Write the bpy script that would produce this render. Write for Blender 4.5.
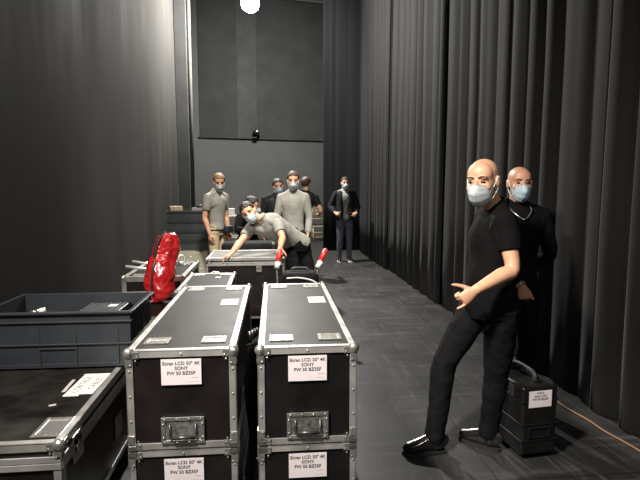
import bpy, bmesh, math, random
from mathutils import Vector, Matrix, noise, Euler
V = Vector
PI = math.pi
sc = bpy.context.scene
C = sc.collection
for o in list(bpy.data.objects):
    bpy.data.objects.remove(o)

# ------------------------------------------------------------------ camera
cam_d = bpy.data.cameras.new('camera')
cam_d.sensor_fit = 'HORIZONTAL'; cam_d.sensor_width = 36.0
cam_d.lens = 500 / 640 * 36.0
cam_d.clip_start = 0.05; cam_d.clip_end = 80
cam = bpy.data.objects.new('camera', cam_d); C.objects.link(cam)
cam.location = (0, 0, 1.62)
cam.rotation_euler = (math.radians(90 - 6.05), 0, math.radians(-5.8))
sc.camera = cam
# ------------------------------------------------------------------ world, lights, exposure
w = bpy.data.worlds.new('world'); sc.world = w; w.use_nodes = True
w.node_tree.nodes['Background'].inputs[0].default_value = (0.9, 0.95, 1.0, 1)
w.node_tree.nodes['Background'].inputs[1].default_value = 0.02
sc.view_settings.view_transform = 'Standard'
sc.view_settings.look = 'None'
sc.view_settings.exposure = 0.0
sc.view_settings.gamma = 1.0
sc.view_settings.use_curve_mapping = False
sc.cycles.use_denoising = True
sc.cycles.sample_clamp_indirect = 4.0

def area(name, loc, target, size, power, col=(1, 1, 1), spread=180):
    d = bpy.data.lights.new(name, 'AREA'); d.shape = 'DISK'; d.size = size
    d.energy = power; d.color = col; d.spread = math.radians(spread)
    o = bpy.data.objects.new(name, d); C.objects.link(o)
    o.location = loc
    o.rotation_euler = (V(target) - V(loc)).to_track_quat('-Z', 'Y').to_euler()
    return o
area('work_light_front', (-1.4, 0.7, 3.7), (0.55, 2.9, 0.7), 0.4, 112, (1, 0.93, 0.86), 90)
area('work_light_mid', (0.2, 3.6, 6.2), (-0.05, 6.7, 1.0), 0.7, 85, (1, 0.94, 0.86), 52)
area('fill_light_front', (1.0, -1.5, 4.6), (1.3, 4.0, 0.8), 0.5, 22, (1, 0.94, 0.88), 110)  # unseen weak fill added behind the camera to brighten the man in the sweater
area('fill_light_back_wall', (0.0, 11.3, 6.3), (0, 15.9, 2.6), 0.8, 300, (1.0, 1.0, 0.95), 130)  # unseen fill added above the frame to lift the dark back wall

# ------------------------------------------------------------------ materials
def mat(name, col, rough=0.5, metal=0.0, nscale=0, namt=0.0, bump=0.0, bscale=60, rvar=0.0,
        spec=0.5, sheen=0.0, emit=None, estr=0, coat=0.0, stretch=(1, 1, 1), alpha=1.0):
    m = bpy.data.materials.new(name); m.use_nodes = True
    nt = m.node_tree; b = nt.nodes['Principled BSDF']
    b.inputs['Base Color'].default_value = (*col, 1)
    b.inputs['Roughness'].default_value = rough
    b.inputs['Metallic'].default_value = metal
    b.inputs['Specular IOR Level'].default_value = spec
    b.inputs['Sheen Weight'].default_value = sheen
    b.inputs['Coat Weight'].default_value = coat
    if emit:
        b.inputs['Emission Color'].default_value = (*emit, 1)
        b.inputs['Emission Strength'].default_value = estr
    if nscale or bump or rvar:
        tc = nt.nodes.new('ShaderNodeTexCoord'); mp = nt.nodes.new('ShaderNodeMapping')
        mp.inputs['Scale'].default_value = stretch
        nt.links.new(tc.outputs['Object'], mp.inputs['Vector'])
        if nscale:
            n = nt.nodes.new('ShaderNodeTexNoise'); n.inputs['Scale'].default_value = nscale
            n.inputs['Detail'].default_value = 6
            nt.links.new(mp.outputs[0], n.inputs['Vector'])
            r = nt.nodes.new('ShaderNodeValToRGB')
            r.color_ramp.elements[0].position = 0.3; r.color_ramp.elements[1].position = 0.72
            r.color_ramp.elements[0].color = (*[c * (1 - namt) for c in col], 1)
            r.color_ramp.elements[1].color = (*[min(1, c * (1 + namt)) for c in col], 1)
            nt.links.new(n.outputs['Fac'], r.inputs[0])
            nt.links.new(r.outputs[0], b.inputs['Base Color'])
            if rvar:
                mr = nt.nodes.new('ShaderNodeMapRange')
                mr.inputs[3].default_value = rough - rvar; mr.inputs[4].default_value = rough + rvar
                nt.links.new(n.outputs['Fac'], mr.inputs[0]); nt.links.new(mr.outputs[0], b.inputs['Roughness'])
        if bump:
            n2 = nt.nodes.new('ShaderNodeTexNoise'); n2.inputs['Scale'].default_value = bscale
            n2.inputs['Detail'].default_value = 4
            nt.links.new(mp.outputs[0], n2.inputs['Vector'])
            bp = nt.nodes.new('ShaderNodeBump'); bp.inputs['Strength'].default_value = bump
            bp.inputs['Distance'].default_value = 0.01
            nt.links.new(n2.outputs['Fac'], bp.inputs['Height']); nt.links.new(bp.outputs[0], b.inputs['Normal'])
    return m

M = {}
M['alu'] = mat('aluminium_profile', (0.42, 0.41, 0.385), 0.42, 0.6, 9, 0.25, rvar=0.12)
M['grey_liner'] = mat('grey_foam_liner', (0.13, 0.125, 0.115), 0.8)
M['chrome'] = mat('zinc_hardware', (0.55, 0.54, 0.50), 0.28, 0.85, 40, 0.25)
M['bright_steel'] = mat('satin_steel', (0.72, 0.71, 0.67), 0.5, 0.4)
M['steel'] = mat('chromed_steel', (0.62, 0.61, 0.58), 0.22, 0.85)
M['dark_steel'] = mat('dark_steel', (0.07, 0.07, 0.07), 0.35, 0.7)
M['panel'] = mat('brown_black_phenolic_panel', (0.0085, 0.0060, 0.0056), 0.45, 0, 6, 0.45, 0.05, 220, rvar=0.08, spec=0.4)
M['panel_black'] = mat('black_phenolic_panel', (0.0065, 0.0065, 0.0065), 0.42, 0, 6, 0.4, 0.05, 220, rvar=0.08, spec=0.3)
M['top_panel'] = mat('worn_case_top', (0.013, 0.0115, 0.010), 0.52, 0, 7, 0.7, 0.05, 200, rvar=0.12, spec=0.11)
M['paper'] = mat('paper_label', (0.66, 0.60, 0.60), 0.7, 0, 30, 0.04)
M['paper_cream'] = mat('cream_paper_label', (0.78, 0.74, 0.64), 0.7, 0, 30, 0.05)
M['ink'] = mat('ink', (0.035, 0.035, 0.05), 0.7)
M['ink_pale'] = mat('pale_ink', (0.42, 0.38, 0.38), 0.7)
M['rubber'] = mat('black_rubber', (0.015, 0.015, 0.015), 0.6)
M['crate'] = mat('grey_blue_plastic', (0.025, 0.029, 0.034), 0.45, 0, 5, 0.18, 0.04, 150)
M['crate_far'] = mat('grey_plastic', (0.042, 0.049, 0.052), 0.5, 0, 5, 0.2)
M['skin'] = mat('skin_light', (0.56, 0.31, 0.19), 0.48, 0, 12, 0.10, 0.05, 250)
M['skin2'] = mat('skin_tan', (0.44, 0.23, 0.14), 0.48, 0, 12, 0.10)
M['black_cloth'] = mat('black_cotton', (0.0036, 0.0036, 0.0038), 0.9, 0, 6, 0.35, 0.25, 90, spec=0.12)
M['black_trouser'] = mat('black_denim', (0.0040, 0.0040, 0.0045), 0.85, 0, 14, 0.45, 0.3, 60, spec=0.12)
M['grey_cloth'] = mat('grey_polo_cotton', (0.24, 0.235, 0.205), 0.85, 0, 14, 0.10, 0.3, 60)
M['beige_cloth'] = mat('beige_cotton', (0.42, 0.33, 0.21), 0.85, 0, 9, 0.2, 0.3, 50)
M['dark_cloth'] = mat('charcoal_cloth', (0.014, 0.015, 0.018), 0.85, 0, 9, 0.3, 0.3, 60, spec=0.2)
M['jeans'] = mat('blue_grey_denim', (0.055, 0.063, 0.08), 0.85, 0, 20, 0.3, 0.3, 60)
M['hair_brown'] = mat('brown_hair', (0.075, 0.038, 0.018), 0.6, 0, 60, 0.6, 0.6, 120)
M['hair_dark'] = mat('dark_hair', (0.018, 0.012, 0.010), 0.6, 0, 60, 0.5, 0.6, 120)
M['hair_blond'] = mat('dark_blond_hair', (0.22, 0.13, 0.055), 0.6, 0, 60, 0.5, 0.6, 120)
M['beard'] = mat('beard_stubble', (0.05, 0.03, 0.022), 0.8, 0, 120, 0.5)
M['mask_blue'] = mat('pale_blue_surgical_mask', (0.64, 0.77, 0.82), 0.8, 0, 20, 0.06)
M['mask_white'] = mat('white_surgical_mask', (0.74, 0.79, 0.80), 0.75, 0, 20, 0.06)
M['eye'] = mat('dark_eye', (0.02, 0.014, 0.01), 0.2)
M['brow'] = mat('eyebrow_hair', (0.06, 0.03, 0.018), 0.8)
M['leather'] = mat('polished_black_leather', (0.010, 0.009, 0.009), 0.22, 0, 30, 0.3, 0.25, 40, coat=0.5)
M['sole_white'] = mat('white_rubber', (0.6, 0.6, 0.58), 0.6)
M['red_vinyl'] = mat('red_glossy_vinyl', (0.50, 0.016, 0.018), 0.30, 0, 9, 0.25, 0.5, 14, coat=0.6)
M['red'] = mat('red_grip_plastic', (0.62, 0.03, 0.025), 0.4)
M['white'] = mat('white_plastic', (0.75, 0.73, 0.68), 0.5)
M['black_plastic'] = mat('black_plastic', (0.007, 0.007, 0.007), 0.36, 0, 8, 0.3, 0.06, 300, spec=0.3)
M['black_foam'] = mat('black_nylon', (0.006, 0.0065, 0.007), 0.8, 0, 9, 0.4, 0.5, 25, spec=0.15)
M['beige_board'] = mat('beige_painted_board', (0.40, 0.38, 0.28), 0.6, 0, 4, 0.12)
M['cardboard'] = mat('cardboard', (0.50, 0.36, 0.22), 0.8, 0, 12, 0.15)
M['gold'] = mat('gold_painted_wood', (0.38, 0.30, 0.16), 0.45, 0.2)
M['cable'] = mat('brown_orange_cable', (0.20, 0.105, 0.055), 0.6)
M['dark_panel'] = mat('dark_upper_panel', (0.042, 0.043, 0.042), 0.8, 0, 2, 0.15, spec=0.1)
M['strip_panel'] = mat('grey_strip_panel', (0.055, 0.056, 0.055), 0.8, 0, 3, 0.15, spec=0.1)
M['lower_wall'] = mat('grey_painted_lower_wall', (0.066, 0.066, 0.063), 0.7, 0, 1.3, 0.12)
M['pipe'] = mat('pale_grey_paint', (0.10, 0.095, 0.085), 0.7)
M['pillar'] = mat('dark_pillar_paint', (0.035, 0.036, 0.036), 0.55, 0, 3, 0.2)
M['ceil'] = mat('black_ceiling_paint', (0.02, 0.02, 0.02), 0.9)
M['glow'] = mat('floodlight_glass', (1, 1, 1), 0.3, emit=(1, 0.98, 0.93), estr=90)

def velvet(name, base, hi):
    m = mat(name, base, 0.9, 0, sheen=0.05)
    nt = m.node_tree; b = nt.nodes['Principled BSDF']
    b.inputs['Specular IOR Level'].default_value = 0.15
    tc = nt.nodes.new('ShaderNodeTexCoord'); mp = nt.nodes.new('ShaderNodeMapping')
    mp.inputs['Scale'].default_value = (1, 5, 0.12)
    n = nt.nodes.new('ShaderNodeTexNoise'); n.inputs['Scale'].default_value = 2.2; n.inputs['Detail'].default_value = 6
    r = nt.nodes.new('ShaderNodeValToRGB')
    r.color_ramp.elements[0].position = 0.35; r.color_ramp.elements[1].position = 0.7
    r.color_ramp.elements[0].color = (*base, 1); r.color_ramp.elements[1].color = (*hi, 1)
    nt.links.new(tc.outputs['Object'], mp.inputs[0]); nt.links.new(mp.outputs[0], n.inputs['Vector'])
    nt.links.new(n.outputs['Fac'], r.inputs[0]); nt.links.new(r.outputs[0], b.inputs['Base Color'])
    return m
M['curtain'] = velvet('black_wool_curtain', (0.0048, 0.0044, 0.0043), (0.0092, 0.0086, 0.0083))
M['leg_curtain'] = velvet('deep_black_velvet', (0.004, 0.0045, 0.005), (0.007, 0.0075, 0.008))

def floor_mat():
    m = mat('scuffed_grey_stage_floor', (0.04, 0.04, 0.04), 0.5)
    nt = m.node_tree; b = nt.nodes['Principled BSDF']; L = nt.links.new
    tc = nt.nodes.new('ShaderNodeTexCoord')
    def nz(scale, st, det=8):
        mp = nt.nodes.new('ShaderNodeMapping'); mp.inputs['Scale'].default_value = st
        n = nt.nodes.new('ShaderNodeTexNoise'); n.inputs['Scale'].default_value = scale; n.inputs['Detail'].default_value = det
        n.inputs['Roughness'].default_value = 0.65
        L(tc.outputs['Object'], mp.inputs[0]); L(mp.outputs[0], n.inputs['Vector']); return n
    a = nz(1.3, (1, 1, 1)); s = nz(3.0, (6, 0.6, 1)); g = nz(2.2, (0.5, 5, 1))
    r1 = nt.nodes.new('ShaderNodeValToRGB')
    r1.color_ramp.elements[0].position = 0.35; r1.color_ramp.elements[1].position = 0.7
    r1.color_ramp.elements[0].color = (0.015, 0.015, 0.015, 1); r1.color_ramp.elements[1].color = (0.036, 0.0355, 0.034, 1)
    L(a.outputs['Fac'], r1.inputs[0])
    mx = None; last = r1.outputs[0]
    for n in (s, g):
        rr = nt.nodes.new('ShaderNodeValToRGB')
        rr.color_ramp.elements[0].position = 0.54; rr.color_ramp.elements[1].position = 0.80
        rr.color_ramp.elements[0].color = (0, 0, 0, 1); rr.color_ramp.elements[1].color = (0.060, 0.058, 0.055, 1)
        L(n.outputs['Fac'], rr.inputs[0])
        mx = nt.nodes.new('ShaderNodeMix'); mx.data_type = 'RGBA'; mx.blend_type = 'ADD'; mx.inputs[0].default_value = 1
        L(last, mx.inputs[6]); L(rr.outputs[0], mx.inputs[7]); last = mx.outputs[2]
    br = nt.nodes.new('ShaderNodeTexBrick')       # joints between the floor boards
    br.inputs['Color1'].default_value = (1, 1, 1, 1); br.inputs['Color2'].default_value = (0.86, 0.86, 0.86, 1)
    br.inputs['Mortar'].default_value = (0.45, 0.45, 0.45, 1); br.inputs['Scale'].default_value = 1.0
    br.inputs['Brick Width'].default_value = 1.25; br.inputs['Row Height'].default_value = 2.5
    br.inputs['Mortar Size'].default_value = 0.006
    L(tc.outputs['Object'], br.inputs['Vector'])
    mm = nt.nodes.new('ShaderNodeMix'); mm.data_type = 'RGBA'; mm.blend_type = 'MULTIPLY'; mm.inputs[0].default_value = 1
    L(last, mm.inputs[6]); L(br.outputs['Color'], mm.inputs[7])
    L(mm.outputs[2], b.inputs['Base Color'])
    mr = nt.nodes.new('ShaderNodeMapRange'); mr.inputs[3].default_value = 0.38; mr.inputs[4].default_value = 0.62
    L(a.outputs['Fac'], mr.inputs[0]); L(mr.outputs[0], b.inputs['Roughness'])
    return m
M['floor'] = floor_mat()

def wall_mat():
    m = mat('dark_wall_paint', (0.04, 0.04, 0.04), 0.8, spec=0.02)
    nt = m.node_tree; b = nt.nodes['Principled BSDF']; L = nt.links.new
    tc = nt.nodes.new('ShaderNodeTexCoord')
    mp = nt.nodes.new('ShaderNodeMapping'); mp.inputs['Scale'].default_value = (1, 2.2, 0.35)
    n = nt.nodes.new('ShaderNodeTexNoise'); n.inputs['Scale'].default_value = 1.1; n.inputs['Detail'].default_value = 7
    L(tc.outputs['Object'], mp.inputs[0]); L(mp.outputs[0], n.inputs['Vector'])
    r = nt.nodes.new('ShaderNodeValToRGB')
    r.color_ramp.elements[0].position = 0.3; r.color_ramp.elements[1].position = 0.75
    r.color_ramp.elements[0].color = (0.030, 0.029, 0.0275, 1); r.color_ramp.elements[1].color = (0.046, 0.0445, 0.042, 1)
    L(n.outputs['Fac'], r.inputs[0]); L(r.outputs[0], b.inputs['Base Color'])
    mr = nt.nodes.new('ShaderNodeMapRange'); mr.inputs[1].default_value = 0.3; mr.inputs[2].default_value = 0.7
    mr.inputs[3].default_value = 0.75; mr.inputs[4].default_value = 0.95
    L(n.outputs['Fac'], mr.inputs[0]); L(mr.outputs[0], b.inputs['Roughness'])
    return m
M['wall'] = wall_mat()

# ------------------------------------------------------------------ mesh helpers
def link(name, me, m, parent=None, smooth=False):
    o = bpy.data.objects.new(name, me); C.objects.link(o)
    if m is not None: me.materials.append(m)
    if parent is not None: o.parent = parent
    if smooth:
        for p in me.polygons: p.use_smooth = True
    return o

class MB:
    def __init__(s): s.bm = bmesh.new()
    def box(s, c, size, bevel=0.0, rot=None, seg=2):
        r = bmesh.ops.create_cube(s.bm, size=1.0); vs = r['verts']
        bmesh.ops.scale(s.bm, vec=size, verts=vs)
        if bevel:
            es = {e for v in vs for e in v.link_edges}
            rb = bmesh.ops.bevel(s.bm, geom=list(es), offset=bevel, segments=seg, affect='EDGES', profile=0.5)
            vs = list({v for f in rb['faces'] for v in f.verts} | {v for v in vs if v.is_valid})
        if rot is not None:
            bmesh.ops.rotate(s.bm, cent=(0, 0, 0), matrix=Euler(rot).to_matrix(), verts=vs)
        bmesh.ops.translate(s.bm, vec=c, verts=vs)
        return s
    def sphere(s, c, r, u=16, v=10, rot=None):
        if not hasattr(r, '__len__'): r = (r, r, r)
        R = Matrix.Identity(3) if rot is None else (rot if isinstance(rot, Matrix) else Euler(rot).to_matrix())
        c = V(c); P = lambda x, y, z: s.bm.verts.new(c + R @ V((x * r[0], y * r[1], z * r[2])))
        rings = []
        for i in range(1, v):
            a = PI * i / v
            rings.append([P(math.sin(a) * math.cos(2 * PI * j / u), math.sin(a) * math.sin(2 * PI * j / u), math.cos(a)) for j in range(u)])
        t, b_ = P(0, 0, 1), P(0, 0, -1); F_ = s.bm.faces.new
        for j in range(u):
            k = (j + 1) % u
            F_((t, rings[0][j], rings[0][k])); F_((b_, rings[-1][k], rings[-1][j]))
            for i in range(len(rings) - 1): F_((rings[i][j], rings[i + 1][j], rings[i + 1][k], rings[i][k]))
        return s
    def loft(s, pts, ra, rb=None, side=(1, 0, 0), n=16, closed=False, sub=0, power=1.0):
        pts = [V(p) for p in pts]; k = len(pts)
        if not hasattr(ra, '__len__'): ra = [ra] * k
        if rb is None: rb = ra
        if not hasattr(rb, '__len__'): rb = [rb] * k
        sides = side if isinstance(side, list) else [V(side)] * k
        sides = [V(q) for q in sides]
        if sub:
            P, A, B, S = [], [], [], []
            def cr(a, b, c, d, t):
                return 0.5 * ((2 * b) + (c - a) * t + (2 * a - 5 * b + 4 * c - d) * t * t + (3 * b - 3 * c + d - a) * t ** 3)
            g = lambda L, i: L[max(0, min(k - 1, i))]
            for i in range(k - 1):
                for j in range(sub):
                    t = j / sub
                    P.append(cr(g(pts, i - 1), pts[i], pts[i + 1], g(pts, i + 2), t))
                    A.append(cr(g(ra, i - 1), ra[i], ra[i + 1], g(ra, i + 2), t))
                    B.append(cr(g(rb, i - 1), rb[i], rb[i + 1], g(rb, i + 2), t))
                    S.append(sides[i].lerp(sides[i + 1], t))
            P.append(pts[-1]); A.append(ra[-1]); B.append(rb[-1]); S.append(sides[-1])
            pts, ra, rb, sides, k = P, A, B, S, len(P)
        rings = []
        for i in range(k):
            if closed: t = pts[(i + 1) % k] - pts[i - 1]
            else: t = pts[min(k - 1, i + 1)] - pts[max(0, i - 1)]
            t.normalize(); sd = sides[i] - t * sides[i].dot(t)
            if sd.length < 1e-4:
                sd = V((0, 1, 0)) - t * t.y
                if sd.length < 1e-4: sd = V((0, 0, 1))
            sd.normalize(); b = t.cross(sd)
            rr = []
            for j in range(n):
                a = 2 * PI * j / n; c_, s_ = math.cos(a), math.sin(a)
                c_ = math.copysign(abs(c_) ** power, c_); s_ = math.copysign(abs(s_) ** power, s_)
                rr.append(s.bm.verts.new(pts[i] + sd * (ra[i] * c_) + b * (rb[i] * s_)))
            rings.append(rr)
        for i in range(k if closed else k - 1):
            r0, r1 = rings[i], rings[(i + 1) % k]
            for j in range(n):
                s.bm.faces.new((r0[j], r0[(j + 1) % n], r1[(j + 1) % n], r1[j]))
        if not closed:
            s.bm.faces.new(rings[0][::-1]); s.bm.faces.new(rings[-1])
        return s
    def cap(s, p0, p1, r0, r1=None, n=12):     # tapered capsule
        r1 = r0 if r1 is None else r1
        s.loft([p0, p1], [r0, r1], n=n, side=(0.3, 0.9, 0.2))
        s.sphere(p0, r0, n, 8); s.sphere(p1, r1, n, 8); return s
    def frame(s, c, w, h, t, d, axis='z', rad=0.0):   # rectangular ring, axis = normal
        for sx, sy, ww, hh in ((0, 1, w, t), (0, -1, w, t), (1, 0, t, h - 2 * t), (-1, 0, t, h - 2 * t)):
            u, v = sx * (w - t) / 2, sy * (h - t) / 2
            if axis == 'z': s.box((c[0] + u, c[1] + v, c[2]), (ww, hh, d), min(t, d) * .2)
            elif axis == 'y': s.box((c[0] + u, c[1], c[2] + v), (ww, d, hh), min(t, d) * .2)
            else: s.box((c[0], c[1] + u, c[2] + v), (d, ww, hh), min(t, d) * .2)
        return s
    def build(s, name, m, parent=None, smooth=False, xf=None):
        me = bpy.data.meshes.new(name)
        bmesh.ops.recalc_face_normals(s.bm, faces=s.bm.faces)
        if xf is not None: s.bm.transform(xf)
        s.bm.to_mesh(me); s.bm.free()
        return link(name, me, M[m] if isinstance(m, str) else m, parent, smooth)
    def skin(s, name, m, parent, voxel, smooth=4, wrinkle=0.0, wscale=9.0, stretch=(1, 1, 1), seed=0):
        """one continuous surface out of the overlapping shapes"""
        me = bpy.data.meshes.new(name); s.bm.to_mesh(me); s.bm.free()
        o = bpy.data.objects.new(name, me); C.objects.link(o)
        r = o.modifiers.new('r', 'REMESH'); r.mode = 'VOXEL'; r.voxel_size = voxel
        q = o.modifiers.new('s', 'SMOOTH'); q.factor = 0.5; q.iterations = smooth
        dg = bpy.context.evaluated_depsgraph_get()
        me2 = bpy.data.meshes.new_from_object(o.evaluated_get(dg))
        bpy.data.objects.remove(o); me2.name = name
        if wrinkle:
            off = V((seed * 3.1, seed * 1.7, 0))
            nrm = [v.normal.copy() for v in me2.vertices]
            for v, nn in zip(me2.vertices, nrm):
                p = v.co.copy()
                q_ = V((p.x * stretch[0], p.y * stretch[1], p.z * stretch[2])) * wscale + off
                d = noise.noise(q_) + 0.5 * noise.noise(q_ * 2.3)
                v.co = p + nn * (d * wrinkle)
        me2.materials.clear()
        return link(name, me2, M[m] if isinstance(m, str) else m, parent, True)

def tag(o, label=None, cat=None, group=None, kind=None):
    if label: o['label'] = label
    if cat: o['category'] = cat
    if group: o['group'] = group
    if kind: o['kind'] = kind
    return o
def thing(name, label, cat, loc=(0, 0, 0), rz=0, group=None):
    o = bpy.data.objects.new(name, None); C.objects.link(o); o.empty_display_size = 0.1
    o.location = loc; o.rotation_euler = (0, 0, rz)
    return tag(o, label, cat, group)
def struct(o): return tag(o, kind='structure')

def text(name, s, size, loc, rot, parent, m='ink', bold=0.0):
    cu = bpy.data.curves.new(name, 'FONT'); cu.body = s; cu.size = size; cu.align_x = 'CENTER'; cu.align_y = 'CENTER'
    cu.offset = bold; cu.extrude = 0.0002; cu.resolution_u = 3
    o = bpy.data.objects.new(name, cu); C.objects.link(o)
    dg = bpy.context.evaluated_depsgraph_get()
    me = bpy.data.meshes.new_from_object(o.evaluated_get(dg))
    bpy.data.objects.remove(o)
    t = link(name, me, M[m], parent); t.location = loc; t.rotation_euler = rot
    return t

# ------------------------------------------------------------------ the room
XL, XC = -1.93, 2.42
YB0, YB1 = 15.6, 16.9       # the back wall runs away slightly to the right
TOP = 9.4
b = MB().box((0.6, 8, -0.05), (7.2, 22, 0.1)); struct(b.build('floor', 'floor'))
b = MB().box((0.6, 8, TOP + .05), (7.2, 22, 0.1)); struct(b.build('ceiling', 'ceil'))
b = MB().box((XL - .08, 4.55, TOP / 2), (0.16, 12.9, TOP)); struct(b.build('wall_left', 'wall'))
b = MB().box((3.3, 8, TOP / 2), (0.16, 22, TOP)); struct(b.build('wall_right', 'ceil'))
b = MB().box((-2.95, 13.6, TOP / 2), (0.16, 5.6, TOP)); struct(b.build('wall_left_recess', 'lower_wall'))
b = MB().box((0.6, -2.1, TOP / 2), (7.2, 0.16, TOP)); struct(b.build('wall_camera', 'ceil'))
BA = math.atan2(YB1 - YB0, 6.0)
def bw(u, off, z):            # point on the back wall, u along it from x = -2.9
    return V((-2.9 + u * math.cos(BA) + off * math.sin(BA), YB0 - .1 + u * math.sin(BA) - off * math.cos(BA), z))
def bwbox(name, m, u0, u1, z0, z1, off, th):
    b = MB().box(bw((u0 + u1) / 2, off, (z0 + z1) / 2), (u1 - u0, th, z1 - z0), rot=(0, 0, BA))
    # place: rotate about own centre
    return b.build(name, m)
struct(bwbox('wall_back', 'lower_wall', -0.2, 6.6, 0, TOP, -0.10, 0.16))
struct(bwbox('trim_1', 'dark_panel', 0.86, 2.0, 3.13, 7.35, 0.0, 0.05))
struct(bwbox('trim_2', 'dark_panel', 2.60, 5.9, 3.13, 7.35, 0.0, 0.05))
struct(bwbox('trim_3', 'strip_panel', 2.0, 2.60, 3.13, 7.35, 0.01, 0.05))
struct(bwbox('trim_4', 'pipe', 0.80, 5.9, 7.35, 7.42, 0.10, 0.2))
struct(bwbox('trim_5', 'dark_panel', 0.80, 5.9, 3.11, 3.13, 0.02, 0.07))
b = MB().box((-1.80, 11.15, TOP / 2), (0.25, 0.3, TOP), 0.01); struct(b.build('trim_6', 'pillar'))
b = MB().loft([(-1.635, 11.1, 0), (-1.635, 11.1, TOP)], 0.04, n=12); struct(b.build('trim_7', 'pipe', smooth=True))
b = MB().box((XL + .02, 8.0, 0.06), (0.03, 6.0, 0.12), .004); struct(b.build('baseboard_left', 'pillar'))

# ------------------------------------------------------------------ curtains
def curtain(name, label, y0, y1, seed, x0=XC, amp=0.055, pitch=0.19, mt='curtain', along='y', grp=None):
    rnd = random.Random(seed); L = y1 - y0; n = int(L / 0.016); nz = 7
    ks = []; y = -0.3
    while y < L + .3:                       # uneven pleats
        ks.append((y, amp * rnd.uniform(.5, 1.25))); y += pitch * rnd.uniform(.55, 1.5)
    bm = bmesh.new(); grid = []
    for i in range(n + 1):
        s = L * i / n
        j = max(q for q in range(len(ks)) if ks[q][0] <= s)
        a, b_ = ks[j], ks[min(j + 1, len(ks) - 1)]
        t = (s - a[0]) / max(1e-6, b_[0] - a[0])
        base = -(a[1] * (1 - t) + b_[1] * t) * (max(0.0, math.sin(PI * min(1.0, max(0.0, t)))) ** 0.8)
        fine = 0.003 * math.sin(s * 31 + seed) + .016 * noise.noise(V((s * 5, seed, 0)))
        row = []
        for k in range(nz + 1):
            z = 0.012 + (TOP - 0.03) * k / nz
            sway = 0.02 * noise.noise(V((s * 1.3, z * .6, seed)))
            d = (base + fine) * (1.0 - 0.25 * k / nz) + sway
            if along == 'y': p = (x0 + d - .02, y0 + s, z)
            else: p = (y0 + s, x0 + d - .02, z)
            row.append(bm.verts.new(p))
        grid.append(row)
    for i in range(n):
        for k in range(nz):
            bm.faces.new((grid[i][k], grid[i + 1][k], grid[i + 1][k + 1], grid[i][k + 1]))
    me = bpy.data.meshes.new(name); bm.to_mesh(me); bm.free()
    o = link(name, me, M[mt], None, True)
    sm = o.modifiers.new('thick', 'SOLIDIFY'); sm.thickness = 0.006; sm.offset = 0
    return tag(o, label, 'curtain', grp)
curtain('stage_curtain', 'tall black pleated stage curtain panel nearest the camera, behind the black suitcase', -1.9, 3.3, 3, XC, .075, .42)
curtain('stage_curtain', 'tall black pleated stage curtain panel behind the two bald men in black', 3.32, 6.5, 8, XC - .03, .065, .34)
curtain('stage_curtain', 'tall black pleated stage curtain panel second from the far end of the run', 6.52, 9.5, 12, XC - .06, .06, .32)
curtain('stage_curtain', 'farthest panel of the tall black stage curtain run, near the man in jeans', 9.52, 12.4, 21, XC - .1, .055, .28)
curtain('masking_curtain', 'deep black narrow masking curtain hanging flat behind the man in jeans', 1.36, 2.32, 31, 12.62, .03, .24, 'leg_curtain', 'x')

# ------------------------------------------------------------------ flight cases
def copy_tree(o, parent=None):
    c = o.copy(); C.objects.link(c)
    if parent is not None: c.parent = parent
    for ch in [q for q in bpy.data.objects if q.parent == o]:
        copy_tree(ch, c)
    return c

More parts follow.
